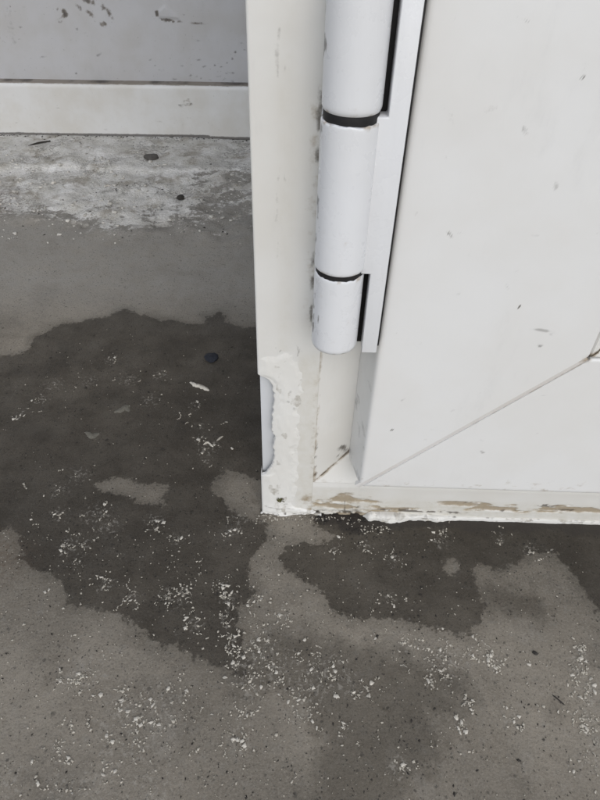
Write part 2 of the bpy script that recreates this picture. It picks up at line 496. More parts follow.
def floor_z(px, py):
    return float(ZG[int(np.argmin(np.abs(gx - px))), int(np.argmin(np.abs(gy - py)))])
grime = np.maximum(grime, 1.1 * ell(x, y, 36, 222, 22, 11))  # painted floor shadow and dirt, strongest under the corner
pale = 1.15 * sstep(395, 520, y) * (y < 1200)
residue = np.zeros_like(x)
for cx, cy, r in CL:
    residue = np.maximum(residue, np.exp(-((x - cx) ** 2 + (y - cy) ** 2) / (0.5 * r * r)))
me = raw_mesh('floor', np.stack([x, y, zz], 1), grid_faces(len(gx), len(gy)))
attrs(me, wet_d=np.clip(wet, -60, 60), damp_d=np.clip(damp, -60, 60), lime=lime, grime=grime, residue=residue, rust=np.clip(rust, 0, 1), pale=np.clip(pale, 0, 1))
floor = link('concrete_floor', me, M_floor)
if floor.data.polygons[0].normal.z < 0:
    floor.data.flip_normals()
floor.data.polygons.foreach_set('use_smooth', [True] * len(floor.data.polygons))
floor['kind'] = 'structure'

# ------------------------------------------------------------------ back wall with skirting board
wall = empty('back_wall', (-200, 885, 0), 'grimy pale grey painted wall behind the gap, with scrapes and brown marks', 'wall')
def wy(xx):
    return wall_y(xx) + 21.0
wxs = np.concatenate([[-3000, -1500, -800, -560], np.arange(-500, 20, 1.6), [40, 100, 300, 700, 1400]])
wzs = np.concatenate([[0, 40, 60], np.arange(66, 190, 1.6), [200, 260, 500, 1200, 2600]])
X, Z = np.meshgrid(wxs, wzs, indexing='ij')
x, z = X.ravel(), Z.ravel()
d = np.zeros_like(x)
b = np.zeros_like(x)
nb = fbm(x / 6, z / 6, oct=4, seed=33)
for cx, cz, ax, az, an, s in ((-316, 149, 8, 6, -0.6, 1.4), (-321, 140, 5, 3.5, 0.5, 0.8), (-287, 151, 16, 4.0, -0.5, 1.0), (-279, 161, 12, 4.0, -0.2, 1.0), (-260, 149, 6, 13, 0.5, 1.0), (-269, 138, 8, 4.5, -0.4, 1.3), (-303, 136, 4, 5, 0, 0.8),
                         (-197, 149, 3.2, 8, 0, 1.3), (-183, 142.6, 22, 2.3, -0.08, 1.2), (-147, 140, 16, 2.0, -0.05, 0.8)):
    e = np.sqrt(ell(x, z, cx, cz, ax, az, an))
    d = np.maximum(d, 0.8 * s * e * sstep(0.44, 0.62, nb))
    b = np.maximum(b, 1.1 * s * e * sstep(0.32, 0.58, nb))
d = np.maximum(d, 0.42 * stroke(x, z, [(-384, 150), (-388, 112)], 9))
for k in range(120):
    cx, cz = rng.uniform(-440, -80), 72 + 95 * rng.random() ** 1.7
    if cx < -180 and rng.random() < 0.5:
        continue
    r = rng.uniform(1.2, 2.8)
    d = np.maximum(d, rng.uniform(0.35, 0.95) * ell(x, z, cx, cz, r * rng.uniform(1, 4), r, rng.uniform(-0.5, 0.5)))
for cx, cz, r in ((-315, 79, 3.2), (-302, 131, 3.0), (-100, 108, 3.5), (-112, 95, 3), (-128, 92, 3), (-104, 100, 3)):
    d = np.maximum(d, 1.2 * ell(x, z, cx, cz, r * 0.9, r * 0.8))
yy = wy(x) + 0.8 * (fbm(x / 40, z / 40, seed=4) - 0.5)
yy -= 1.4 * sstep(0.0, 2.0, poly_sdf([(-197, 145), (-196, 153), (-186, 160), (-176, 152), (-166, 143.5)], x, z))   # blister of lifted paint
me = raw_mesh('plaster', np.stack([x, yy, z], 1), grid_faces(len(wxs), len(wzs)))
attrs(me, dirt=d, brown=b)
o = link('painted_face', me, M_wall, wall, 60)
o.data.flip_normals() if o.data.polygons[0].normal.y > 0 else None
# solid behind the painted face
bm = bmesh.new()
vs = [bm.verts.new(Vector((xx, wy(xx) + dy, zz_)) * MM) for xx in (-3000, 1400) for dy in (3, 120) for zz_ in (0, 2599)]
for q in ((0, 1, 3, 2), (4, 6, 7, 5), (0, 4, 5, 1), (2, 3, 7, 6), (1, 5, 7, 3), (0, 2, 6, 4)):
    bm.faces.new([vs[i] for i in q])
bmesh.ops.recalc_face_normals(bm, faces=bm.faces)
me = bpy.data.meshes.new('masonry')
bm.to_mesh(me)
bm.free()
link('masonry', me, M_wall, wall)

sxs = np.concatenate([[-3000, -1500, -800, -560], np.arange(-500, 20, 1.8), [60, 300, 1400]])
prof = [(22, 71), (15, 71.4), (9, 71.4), (4, 71.3), (1.6, 70.6), (0.4, 69), (0, 67)] + [(0, h) for h in np.arange(65, 4, -2.0)] + [(0.0, 3), (0.8, 1.2), (3.0, 0.2)]
pz = np.tile([p[1] for p in prof], len(sxs))
pd = np.tile([p[0] for p in prof], len(sxs))
x = np.repeat(sxs, len(prof))
z = pz + 0.9 * (fbm(x / 90, x * 0 + 2.0, seed=3) - 0.5)
V = np.stack([x, wall_y(x) + pd + 0.5 * (fbm(x / 60, pz / 60, seed=31) - 0.5), z], 1)
Bn = 0.95 * (pd > 3.5) * (pz > 60) + 0.4 * (pd > 1.0) * (pz > 60) * noise(x / 12, z * 0, seed=2)
D = (pd > 8) * (pz > 60) * 1.1 * noise(x / 14, z * 0, seed=12) ** 2
D = np.maximum(D, 1.3 * sstep(9.2, 7.2, pz + 2.6 * sstep(-175, -95, x) + 1.5 * (noise(x / 15, z * 0, seed=6) - 0.5)))
D = np.maximum(D, 0.8 * stroke(x, z, [(-178, 47), (-160, 49)], 2.2))
Bn = np.maximum(Bn, 0.7 * stroke(x, z, [(-170, 52), (-163, 55), (-162, 47), (-176, 46)], 2.6))
for k in range(26):
    Bn = np.maximum(Bn, rng.uniform(0.3, 0.7) * ell(x, z, rng.uniform(-440, -80), rng.uniform(5, 68), rng.uniform(3, 12), rng.uniform(1.2, 2.4)))
me = raw_mesh('skirting', V, grid_faces(len(sxs), len(prof)))
attrs(me, dirt=D, brown=Bn)
fix_normals(me)
o = link('skirting_board', me, M_skirt, wall, 50)
if min(o.data.polygons, key=lambda p: abs(p.center.x)).normal.y > 0:
    o.data.flip_normals()

# ------------------------------------------------------------------ partition running back from the frame (side of the doorway)
part = empty('partition_wall', (7, 590, 0), 'plain white partition running back behind the door frame', 'wall')
box('panel', (-14, 36), (301.5, 858), (0.5, 2106), M_core, part, 1.0)

# ------------------------------------------------------------------ door frame
XL, XR, ZT = -21.8, 891.2, 2106.4
FW, FH = XR - XL, ZT
frame = empty('door_frame', (XL + FW / 2, 260, 0), 'cream white door frame with broken corner and dirty patched foot on the concrete', 'door frame')
Tfine = np.concatenate([np.linspace(0, 0.145, 190), [0.18, 0.25, 0.4, 0.7, 1.0]])
Tcoarse = [0, 0.25, 0.5, 0.75, 1.0]

def seam_dirt(V):
    """dirt in the mitre seam and at the foot of the inner slope"""
    x, z = V[:, 0], V[:, 2]
    dx, dz = x - XL, z
    m = np.abs(dx - dz)
    g = (dx > 30) & (dx < 60)
    n = fbm(x / 4, z / 4, oct=3, seed=14)
    br = g * sstep(3.2, 0.0, m) * (0.35 + 0.9 * n)
    di = g * sstep(1.2, 0.2, m) * (0.3 + 1.0 * sstep(0.35, 0.75, n))
    di = np.maximum(di, 1.5 * ell(x, z, 26.5, 56, 6, 7, 0.8) * sstep(0.35, 0.6, n))
    di = np.maximum(di, 1.6 * ell(x, z, 23.0, 49.5, 1.5, 1.3))
    br = np.maximum(br, 0.75 * (dx < 36) * (dx > 30.8) * sstep(34.5, 31.3, dx) * sstep(0.35, 0.7, fbm(x / 3, z / 18, seed=40)) * (z > 28) * (z < 135))
    br = np.maximum(br, 0.5 * (dz < 36) * (dz > 30.8) * sstep(36, 31.3, dz) * (x > 8) * (x < 60) * n)
    for cx, cz, r in ((10.2, 61, 1.6), (10.0, 64, 1.2), (9.6, 53, 1.5), (10.1, 72, 1.2), (9.9, 45, 1.2), (10.4, 38, 1.6)):
        di = np.maximum(di, 1.3 * ell(x, z, cx, cz, r, r * 1.2))
    return di, br

body = [(0.7, 300), (0.7, 238.5), (30.5, 238.5), (30.5, 230.8), (31.2, 230.6), (75, 247), (75, 300)]
bst = [60, 3, 8, 1, 0.6, 30, 80]
bst2 = [60, 3, 8, 1, 1.0, 30, 80]
sweep('jamb', body, [60, 3, 8, 1, 1.0, 30, 80], (XL, 0, 0), (1, 0, 0), (0, 0, 1), FH, 1, 1, Tfine, M_frame, frame, gap0=0.12, dirt=seam_dirt)
sweep('sill_rail', body, [60, 3, 8, 1, 1.0, 30, 80], (XL, 0, 0), (0, 0, 1), (1, 0, 0), FW, 1, 1,
      np.concatenate([np.linspace(0, 0.26, 190), [0.4, 0.7, 1.0]]), M_frame, frame, gap0=0.12, dirt=seam_dirt)
full = [(0, 300), (0, 231), (0.9, 230), (31, 230), (31.2, 230.6), (75, 247), (75, 300)]
fst = [99] * 7
sweep('jamb', full, fst, (XR, 0, 0), (-1, 0, 0), (0, 0, 1), FH, 1, 1, Tcoarse, M_frame, frame)
sweep('head_rail', full, fst, (XL, 0, ZT), (0, 0, -1), (1, 0, 0), FW, 1, 1, Tcoarse, M_frame, frame)

# front skin of the near jamb, with the broken-out edge
zs = np.concatenate([np.arange(0.0, 300, 0.6), [310, 340, 500, 1000, 1600, 2075]])
CH_Z = [36.2, 37.5, 40, 43, 46, 50, 55, 60, 66, 70, 74, 80, 86, 92, 97, 102, 106, 109.5, 112, 113.6, 114.5]
CH_D = [0.0, 2.4, 4.4, 5.6, 7.0, 7.4, 8.2, 7.6, 8.0, 8.6, 7.4, 6.6, 7.4, 8.0, 8.6, 8.5, 7.6, 6.4, 4.2, 1.6, 0.0]
cols = np.concatenate([[0.0, 0.05, 0.3, 0.7], np.arange(1.3, 31.0, 0.62), [30.9, 31.05]])
rag = 1.6 * (fbm(zs / 4.0, zs * 0 + 1.0, oct=4, seed=61) - 0.5) + 0.9 * (noise(zs / 1.1, zs * 0 + 4.0, seed=62) - 0.5)
V = []
for zz_ in zs:
    c = np.interp(zz_, CH_Z, CH_D)
    if c > 0.6:
        c += rag[int(round(zz_ / 0.6))]
        c = max(c, 0.4)
    base = 231.7 if c > 0.3 else 238.2
    for j, dcol in enumerate(cols):
        dpos = c + dcol * (31.05 - c) / 31.05
        yv = {0: base, 1: 230.9, 2: 230.25, 3: 230.03}.get(j, 230.0)
        if j == len(cols) - 1:
            yv = 231.0
        V.append((XL + dpos, yv, zz_))
V = np.array(V)
x, z = V[:, 0], V[:, 2]
n1 = fbm(x / 5, z / 5, oct=4, seed=70)
n2 = fbm(x / 2, z / 7, oct=3, seed=71)
di = np.zeros_like(x)
br = np.zeros_like(x)
for pts, w, s in (([(-10.1, 272), (-10.3, 268)], 1.0, 0.7), ([(-10.6, 265.5), (-11.0, 262.5)], 1.1, 0.9), ([(-11.4, 260.5), (-11.6, 253)], 2.0, 0.75),
                  ([(-11.5, 255), (-11.0, 251)], 1.1, 0.9), ([(-9.6, 258), (-8.4, 255), (-9.4, 251)], 0.7, 0.6), ([(-10.2, 220), (-11.2, 214)], 0.9, 0.9),
                  ([(-11.6, 209), (-11.6, 196)], 0.9, 0.75), ([(-11.8, 200), (-12.4, 197)], 1.0, 0.9), ([(-11.2, 188), (-11.6, 180)], 0.9, 0.8), ([(-9, 217), (-8.4, 214)], 0.7, 0.8),
                  ([(-12.6, 132), (-11.6, 128), (-10.0, 130.5)], 0.8, 0.9), ([(-2.4, 134), (-1.2, 130), (-2.0, 127)], 1.0, 1.1), ([(-0.8, 131.5), (0.8, 129.5)], 0.8, 0.9)):
    di = np.maximum(di, 0.8 * s * stroke(x, z, pts, w) * (0.2 + 1.1 * n1))
# grime caught behind the hinge barrel
di = np.maximum(di, 0.85 * sstep(1.6, 4.0, x) * (x < 8) * sstep(262, 246, z) * sstep(200, 222, z) * sstep(0.40, 0.66, n2))
di = np.maximum(di, 0.8 * sstep(1.4, 4.0, x) * (x < 8) * sstep(190, 178, z) * sstep(140, 150, z) * sstep(0.45, 0.66, n2))
br = np.maximum(br, 0.6 * sstep(-3, 3, x) * (x < 9) * sstep(265, 240, z) * sstep(135, 160, z) * n1)
br = np.maximum(br, 0.34 * sstep(4.0, 8.8, x) * sstep(134, 120, z) * sstep(20, 40, z) * (0.4 + n2))
tan = 0.75 * sstep(-4, 1, x) * sstep(133, 124, z) * (0.45 + 0.8 * n1) + 0.5 * sstep(-13, -9, x) * sstep(-2, -8, x) * (z > 130) * n1
br = np.maximum(br, 1.0 * sstep(6, 0, z) * (n1 > 0.45))
br = np.maximum(br, 1.5 * sstep(-2, 7, x) * sstep(26, 12, z) * n1)
di = np.maximum(di, 1.2 * sstep(2.2, 0.2, z) * sstep(0.4, 0.6, n1))
bulge = 0.45 * (fbm(x / 12, z / 25, seed=75) - 0.5) * sstep(140, 120, z)
fl = (np.arange(len(V)) % len(cols)) > 3
V[:, 1] -= bulge * fl * sstep(8.5, 3, x)
V[(np.arange(len(V)) % len(cols) == len(cols) - 1) & (z < 28.4), 1] = 230.12
me = raw_mesh('jamb_face', V, grid_faces(len(zs), len(cols)))
attrs(me, dirt=di, brown=br, tan=np.clip(tan, 0, 1))
fix_normals(me)
o = link('jamb_face', me, M_frame, frame, 50)
o['label'] = 'chipped cream jamb face with a bite broken out of its left edge'

box('inner_web', (-21.0, 6.0), (235.0, 238.3), (0.6, 320), M_core, frame, 0.3)

# lumpy filler smeared over the lower jamb
fx = np.arange(-21.0, 15.0, 0.45)
fz = np.arange(0.4, 133, 0.45)
X, Z = np.meshgrid(fx, fz, indexing='ij')
x, z = X.ravel(), Z.ravel()
lim = 1.2 + 7.0 * (fbm(z / 14, z * 0 + 2, oct=4, seed=80) - 0.5) - 1.0 * sstep(30, 12, z) + 9.0 * sstep(8, 3, z) + 6.0 * (fbm(z / 3, z * 0, oct=3, seed=88) - 0.5) * sstep(30, 10, z)
lim = np.minimum(lim, 14.0)
cl = np.interp(z, CH_Z, CH_D) + XL + 0.5
mask = np.minimum(np.minimum(lim - x - 2.2 * sstep(0.5, 0.8, fbm(x / 4, z / 6, oct=4, seed=188)), x - cl - 1.2 * noise(z / 3, z * 0, seed=83)), np.minimum(130 + 5 * (fbm(x / 6, x * 0, seed=81) - 0.5) - z - 0.35 * np.abs(x + 7), z - 0.3))
h = sstep(-0.8, 4.5, mask) * (0.22 + 0.7 * fbm(x / 5, z / 16, oct=4, seed=82)) - 0.10 + 0.22 * (fbm(x / 2.5, z / 4.5, oct=3, seed=85) - 0.5) * sstep(0, 2, mask)
h += (0.3 + 2.2 * fbm(x / 5, z / 5, oct=3, seed=89) ** 2) * sstep(11, 1, z) * sstep(-0.5, 3.0, mask)
h -= 2.0 * (mask < -0.6)
n1 = fbm(x / 3, z / 3, oct=4, seed=86)
di = np.zeros_like(x)
br = 0.55 * sstep(0.54, 0.72, fbm(x / 4, z / 8, oct=5, seed=87))
di = np.maximum(di, 1.4 * ell(x, z, -9.8, 15.8, 4.2, 3.0) * sstep(0.35, 0.55, n1))
di = np.maximum(di, 1.1 * ell(x, z, -6.5, 10, 2.2, 3.2) * sstep(0.42, 0.6, n1))
di = np.maximum(di, 0.8 * stroke(x, z, [(-20, 7.5), (-12, 6.0), (-4, 6.6), (2, 5.5)], 0.8) * n1 * 1.6)
for cx, cz in ((-5, 104), (-4, 100), (-6, 97), (-16.5, 104), (-15, 58), (-14, 53), (-1.8, 118), (-3, 92), (-12, 121)):
    di = np.maximum(di, 0.55 * ell(x, z, cx, cz, 2.2, 2.8) * sstep(0.4, 0.6, n1))
me = raw_mesh('filler_patch', np.stack([x, 230 - h, z], 1), grid_faces(len(fx), len(fz), keep=(mask > -0.6)))
attrs(me, dirt=di, brown=br)
fix_normals(me)
o = link('filler_patch', me, M_filler, frame, 60)
if o.data.polygons[0].normal.y > 0:
    o.data.flip_normals()
o['label'] = 'rough white filler smeared over the lower jamb'

# small clump of moss in the filler
V, F = [], []
for k in range(26):
    cx, cz, r = -9.8 + rng.normal(0, 1.2), 15.6 + rng.normal(0, 0.9), rng.uniform(0.25, 0.6)
    i0 = len(V)
    for dv in ((1, 0, 0), (-1, 0, 0), (0, 1, 0), (0, -1, 0), (0, 0, 1), (0, 0, -1)):
        V.append((cx + r * dv[0] * 1.3, 228.6 + r * dv[1], cz + r * dv[2]))
    F += [(i0 + a, i0 + b_, i0 + c_) for a, b_, c_ in ((0, 2, 4), (2, 1, 4), (1, 3, 4), (3, 0, 4), (2, 0, 5), (1, 2, 5), (3, 1, 5), (0, 3, 5))]
link('moss_tuft', raw_mesh('moss_tuft', V, F), M_moss, frame)

# front skin of the sill rail, peeling and stained
rx = np.concatenate([np.arange(9.2, 235, 0.6), [240, 260, 320, 450, 600, 750, 860]])
rz = np.concatenate([[-0.2], np.arange(0.4, 28.0, 0.55), [28.4, 29.4, 30.4, 31.35]])
X, Z = np.meshgrid(rx, rz, indexing='ij')
x, z = X.ravel(), Z.ravel()
n1 = fbm(x / 9, z / 1.8, oct=4, seed=90)
n2 = fbm(x / 4, z / 3, oct=4, seed=91)
br = np.zeros_like(x)
di = np.zeros_like(x)
for cx, cz, ax, az, s in ((152, 15.5, 26, 3.0, 1.2), (100, 15, 22, 3.6, 1.1), (122, 11, 34, 3.0, 1.3), (175, 13.5, 34, 3.6, 1.3), (205, 12, 30, 3, 1.0), (28, 11, 30, 9, 1.15), (34, 19, 15, 5, 0.8),
                          (76, 8.2, 30, 2.4, 1.0), (58, 8, 25, 2.0, 0.8), (140, 9.5, 30, 2.0, 1.1)):
    br = np.maximum(br, s * np.sqrt(ell(x, z, cx, cz, ax, az)) * (0.45 + 1.1 * n1))
for cx, cz, ax, az, s in ((153, 16.5, 12, 1.6, 1.3), (104, 16.6, 8, 1.3, 1.1), (172, 11.8, 16, 1.3, 1.2), (128, 9.6, 24, 1.1, 1.0), (80, 8.0, 22, 1.1, 1.3), (36, 8, 6, 4, 0.9), (104, 19.8, 3, 1.0, 1.2), (71, 21.5, 3, 0.8, 0.8), (96, 6.5, 6, 1.6, 1.3)):
    di = np.maximum(di, 0.95 * s * np.sqrt(ell(x, z, cx, cz, ax, az * 1.2)) * sstep(0.42, 0.64, n2))
di = np.maximum(di, 1.1 * stroke(x, z, [(29.5, 14), (29.8, 9), (30.2, 4)], 0.9) * (0.1 + 1.3 * n2))
di = np.maximum(di, 1.3 * sstep(7.5, 2, z) * sstep(50, 30, x) * sstep(0.36, 0.6, n2))
di = np.maximum(di, 1.2 * sstep(1.6, 0.2, np.abs(z - 6.8)) * sstep(40, 60, x) * sstep(120, 90, x) * sstep(0.3, 0.55, n2))
br = np.maximum(br, 0.9 * sstep(9, 4, z) * sstep(120, 60, x))
br = br * (0.25 + 1.1 * sstep(0.34, 0.58, fbm(x / 14, z / 4, oct=4, seed=94)))
yy = 230 + 0.7 * sstep(0.45, 0.75, br) - 0.25 * (fbm(x / 20, z / 8, seed=93) - 0.5)
yy += np.where(z > 28, (z - 28) * 0.15, 0) + 1.6 * sstep(6.5, 1.0, z) * sstep(0.45, 0.62, n2) * sstep(48, 36, x)
me = raw_mesh('sill_face', np.stack([x, yy, z], 1), grid_faces(len(rx), len(rz)))
attrs(me, dirt=di, brown=br, tan=np.clip(sstep(22, 12, z) * (0.3 + n1) + sstep(55, 25, x) * sstep(29, 24, z) * n2, 0, 1))
fix_normals(me)
o = link('sill_face', me, M_frame, frame, 60)
if o.data.polygons[0].normal.y > 0:
    o.data.flip_normals()
o['label'] = 'stained lower frame face with brown peeling streaks'

# bead of hardened filler along the foot of the sill
def foot_bead(lx, name, label, up, out, grow, wild, x0, seed, dirty):
    na = 13
    w1 = np.repeat(fbm(lx / 9, lx * 0 + 1, oct=4, seed=seed) - 0.5, na)
    xr = np.repeat(lx, na)
    kk = np.tile(np.arange(na), len(lx))
    start = sstep(x0, x0 + 6, xr)
    fat = sstep(112, 70, xr)
    hgt = np.maximum((up + grow * fat + 2.4 * wild * w1 * (0.2 + fat)) * start, 0.1)
    dep = np.maximum((out + 1.5 * grow * fat + 5.0 * wild * w1 * (0.12 + fat)) * start, 0.05)
    tt = kk / (na - 1) * math.pi / 2
    rr = (fbm(xr / 4.5, kk * 0.32, oct=2, seed=seed + 2) - 0.5) * (0.3 + 1.3 * fat) * start
    V = np.stack([xr, np.where(kk == na - 1, 230.6, 229.9 - dep * np.abs(np.cos(tt)) ** 0.6 - rr), -0.3 + hgt * np.abs(np.sin(tt)) ** 0.6 + 0.4 * rr], 1)
    x, z = V[:, 0], V[:, 2]
    n2 = fbm(x / 3, z / 3, oct=3, seed=seed + 4)
    D = (0.5 + 0.6 * dirty) * sstep(0.58 - 0.14 * dirty, 0.75, n2)
    for cx in (96, 99, 120, 152):
        D = np.maximum(D, 1.0 * ell(x, z, cx, rng.uniform(3.0, 4.5), 2.2, 1.5))
    Bq = (0.6 + 0.5 * dirty) * sstep(0.5 - 0.15 * dirty, 0.7, fbm(x / 8, z / 4, seed=seed + 5))
    me = raw_mesh(name, V, grid_faces(len(lx), na))
    attrs(me, dirt=D, brown=Bq)
    fix_normals(me)
    o = link(name, me, M_filler, frame, 60)
    if np.mean([p.normal.y for p in o.data.polygons]) > 0:
        o.data.flip_normals()
    o['label'] = label
foot_bead(np.concatenate([np.arange(41.0, 235, 0.6), [245, 300, 420, 560, 720, 885]]), 'filler_bead', 'lumpy white bead of filler along the foot of the frame', 3.1, 1.0, 1.5, 1.25, 41, 101, 0.0)
foot_bead(np.arange(-22.6, 16, 0.45), 'foot_filler', 'dirty crumbling filler where the jamb meets the concrete', 1.4, 0.5, 0.7, 1.1, -26, 107, 0.7)

# ------------------------------------------------------------------ door leaf
SX0, SX1, SZ0, SZ1 = 34.7, 834.7, 49.9, 2049.9
SW, SH = SX1 - SX0, SZ1 - SZ0
door = empty('door', (SX0 + SW / 2, 238, SZ0), 'plain white door with mitred welded corner and barrel hinge', 'door')
SMUDGE = [(59.4, 247.2, 5, 2.0, 0.3, 0.30), (47, 245, 2.4, 6, 0.5, 0.22), (73.4, 241.3, 3.2, 1.7, -0.8, 0.36), (89.7, 222.7, 1.6, 3.2, 0.2, 0.36), (55.5, 202.1, 3.0, 1.0, -0.7, 0.5), (87.7, 203, 2.4, 0.9, 0, 0.5),
          (83, 180, 2.2, 0.7, -0.8, 0.6), (90.4, 170.5, 0.7, 1.0, 0.2, 1.5), (86.8, 261.4, 1.4, 2.6, 0.1, 0.33), (87.4, 257.7, 1.0, 1.0, 0, 0.6), (46.8, 95.2, 0.9, 0.9, 0, 1.3), (95.4, 81, 2.8, 0.9, -0.7, 0.55),
          (102.6, 159.1, 7.5, 0.9, -0.1, 0.7), (105.1, 150.6, 2.2, 1.0, 0, 0.65), (68, 96, 3.5, 1, -0.1, 0.35), (75, 110, 2.5, 1.2, 0.4, 0.28), (123, 122, 1.5, 0.9, 0.1, 0.3), (52, 150, 3, 1.2, 0.8, 0.25),
          (112, 205, 4, 1.3, 0.4, 0.3), (64, 176, 1.6, 0.7, 0.4, 0.35), (108.6, 157.8, 2.6, 2.6, 0.5, 0.3), (48, 232, 1.2, 6, 0.3, 0.2), (120, 96, 2, 0.6, 0.6, 0.4), (100, 117, 1.2, 0.6, 0, 0.4)]
for k in range(34):
    SMUDGE.append((rng.uniform(40, 135), rng.uniform(60, 275), rng.uniform(0.8, 5.0), rng.uniform(0.4, 1.0), rng.uniform(-1.2, 1.2), rng.uniform(0.16, 0.34)))
def sash_dirt(V):
    x, y, z = V[:, 0], V[:, 1], V[:, 2]
    f = y < 214.0
    di = np.zeros(len(V))
    n = fbm(x / 3, z / 3, oct=3, seed=120)
    for cx, cz, ax, az, an, s in SMUDGE:
        di = np.maximum(di, 1.35 * s * sstep(0, 0.6, ell(x, z, cx, cz, ax, az, an)) * (0.5 + 0.9 * n))
    di = di * f
    br = f * 0.9 * ell(x, z, SX0 + 94, SZ0 + 94, 4.0, 4.0)
    br = np.maximum(br, f * 0.55 * sstep(SZ0 + 18, SZ0, z) * sstep(0.5, 0.72, fbm(x / 5, z / 3, oct=4, seed=122)))
    br = np.maximum(br, f * 0.5 * ell(x, z, SX0, SZ0, 6, 3) * n)
    # joint line down the chamfered edge
    di = np.maximum(di, (~f) * 0.5 * sstep(0.58, 0.75, fbm(x / 3, z / 12, seed=121)) * (y < 240))
    return di, br
sprof = [(-5, 238), (-0.75, 215.2), (-0.35, 214.1), (0.25, 213.4), (1.0, 213.08), (2.0, 213), (93.2, 213), (93.9, 213.5), (94, 214.5), (94, 270), (20, 270), (20, 238.2)]
sst = [2.5, 2, 2, 2, 2, 0.75, 1, 2, 40, 80, 40, 40]
GAP = 2.3
sweep('stile', sprof, sst, (SX0, 0, SZ0), (1, 0, 0), (0, 0, 1), SH, 1, 1, np.concatenate([np.linspace(0, 0.125, 300), [0.15, 0.3, 0.6, 1.0]]), M_door, door, gap0=GAP, dirt=sash_dirt, smooth=45)
sweep('bottom_rail', sprof, sst, (SX0, 0, SZ0), (0, 0, 1), (1, 0, 0), SW, 1, 1, np.concatenate([np.linspace(0, 0.26, 220), [0.3, 0.5, 0.75, 1.0]]), M_door, door, gap0=GAP * 0.6, dirt=sash_dirt, smooth=45)
cst = [99] * 12
sweep('stile', sprof, cst, (SX1, 0, SZ0), (-1, 0, 0), (0, 0, 1), SH, 1, 1, Tcoarse, M_door, door, smooth=45)
sweep('top_rail', sprof, cst, (SX0, 0, SZ1), (0, 0, -1), (1, 0, 0), SW, 1, 1, Tcoarse, M_door, door, smooth=45)
# weld strip lying in the groove of the mitre
V = []
for t in np.linspace(-0.012, 1.0, 130):
    px, pz = SX0 + 94 * t, SZ0 + 94 * t
    wv = 0.05 * math.sin(t * 23) + 0.04 * (noise(np.array([t * 40]), np.array([0.0]), seed=130)[0] - 0.5)
    for u, yv in ((-2.2, 216), (-2.2, 213.5), (-1.0, 213.38 + wv), (0.2, 213.45 + wv), (1.3, 213.9), (2.0, 216)):
        V.append((px + u * 0.7071, yv, pz - u * 0.7071))
V = np.array(V)
me = raw_mesh('weld_seam', V, grid_faces(130, 6))
attrs(me, dirt=np.full(len(V), 0.0), brown=0.9 * ell(V[:, 0], V[:, 2], SX0 + 94, SZ0 + 94, 5, 5) + 0.14)
fix_normals(me)
o = link('weld_seam', me, M_weld, door, 40)
if np.mean([p.normal.y for p in o.data.polygons]) > 0:
    o.data.flip_normals()
# glazing beads and infill panel
def bead_dirt(V):
    x, z = V[:, 0], V[:, 2]
    m = np.abs((x - SX0) - (z - SZ0))
    near = ell(x, z, SX0 + 94, SZ0 + 94, 40, 40) > 0
    return near * 1.2 * sstep(0.9, 0.1, m), near * (0.9 * sstep(2.0, 0.2, m) + 0.8 * ell(x, z, SX0 + 95, SZ0 + 95, 4, 4))
bprof = [(94.5, 236), (94.5, 214.4), (95.2, 213.7), (97.0, 213.9), (112, 223.5), (112, 236)]
bs = [30, 3, 0.7, 0.9, 30, 30]
Tb = np.concatenate([np.linspace(0, 0.06, 60), [0.2, 0.6, 1.0]])
sweep('glazing_bead', bprof, bs, (SX0, 0, SZ0), (1, 0, 0), (0, 0, 1), SH, 1, 1, Tb, M_frame, door, gap0=0.25, dirt=bead_dirt)
sweep('glazing_bead', bprof, bs, (SX0, 0, SZ0), (0, 0, 1), (1, 0, 0), SW, 1, 1, Tb, M_frame, door, gap0=0.25, dirt=bead_dirt)
sweep('glazing_bead', bprof, [99] * 6, (SX1, 0, SZ0), (-1, 0, 0), (0, 0, 1), SH, 1, 1, Tcoarse, M_frame, door)
sweep('glazing_bead', bprof, [99] * 6, (SX0, 0, SZ1), (0, 0, -1), (1, 0, 0), SW, 1, 1, Tcoarse, M_frame, door)
box('infill_panel', (SX0 + 96, SX1 - 96), (226, 250), (SZ0 + 96, SZ1 - 96), M_door, door)

# ------------------------------------------------------------------ hinge (a part of the door)
AX, AY = 14.2, 213.0
hinge = box('hinge', (7.0, 21.5), (217.0, 229.6), (150, 284), M_hinge, door, 0.6)
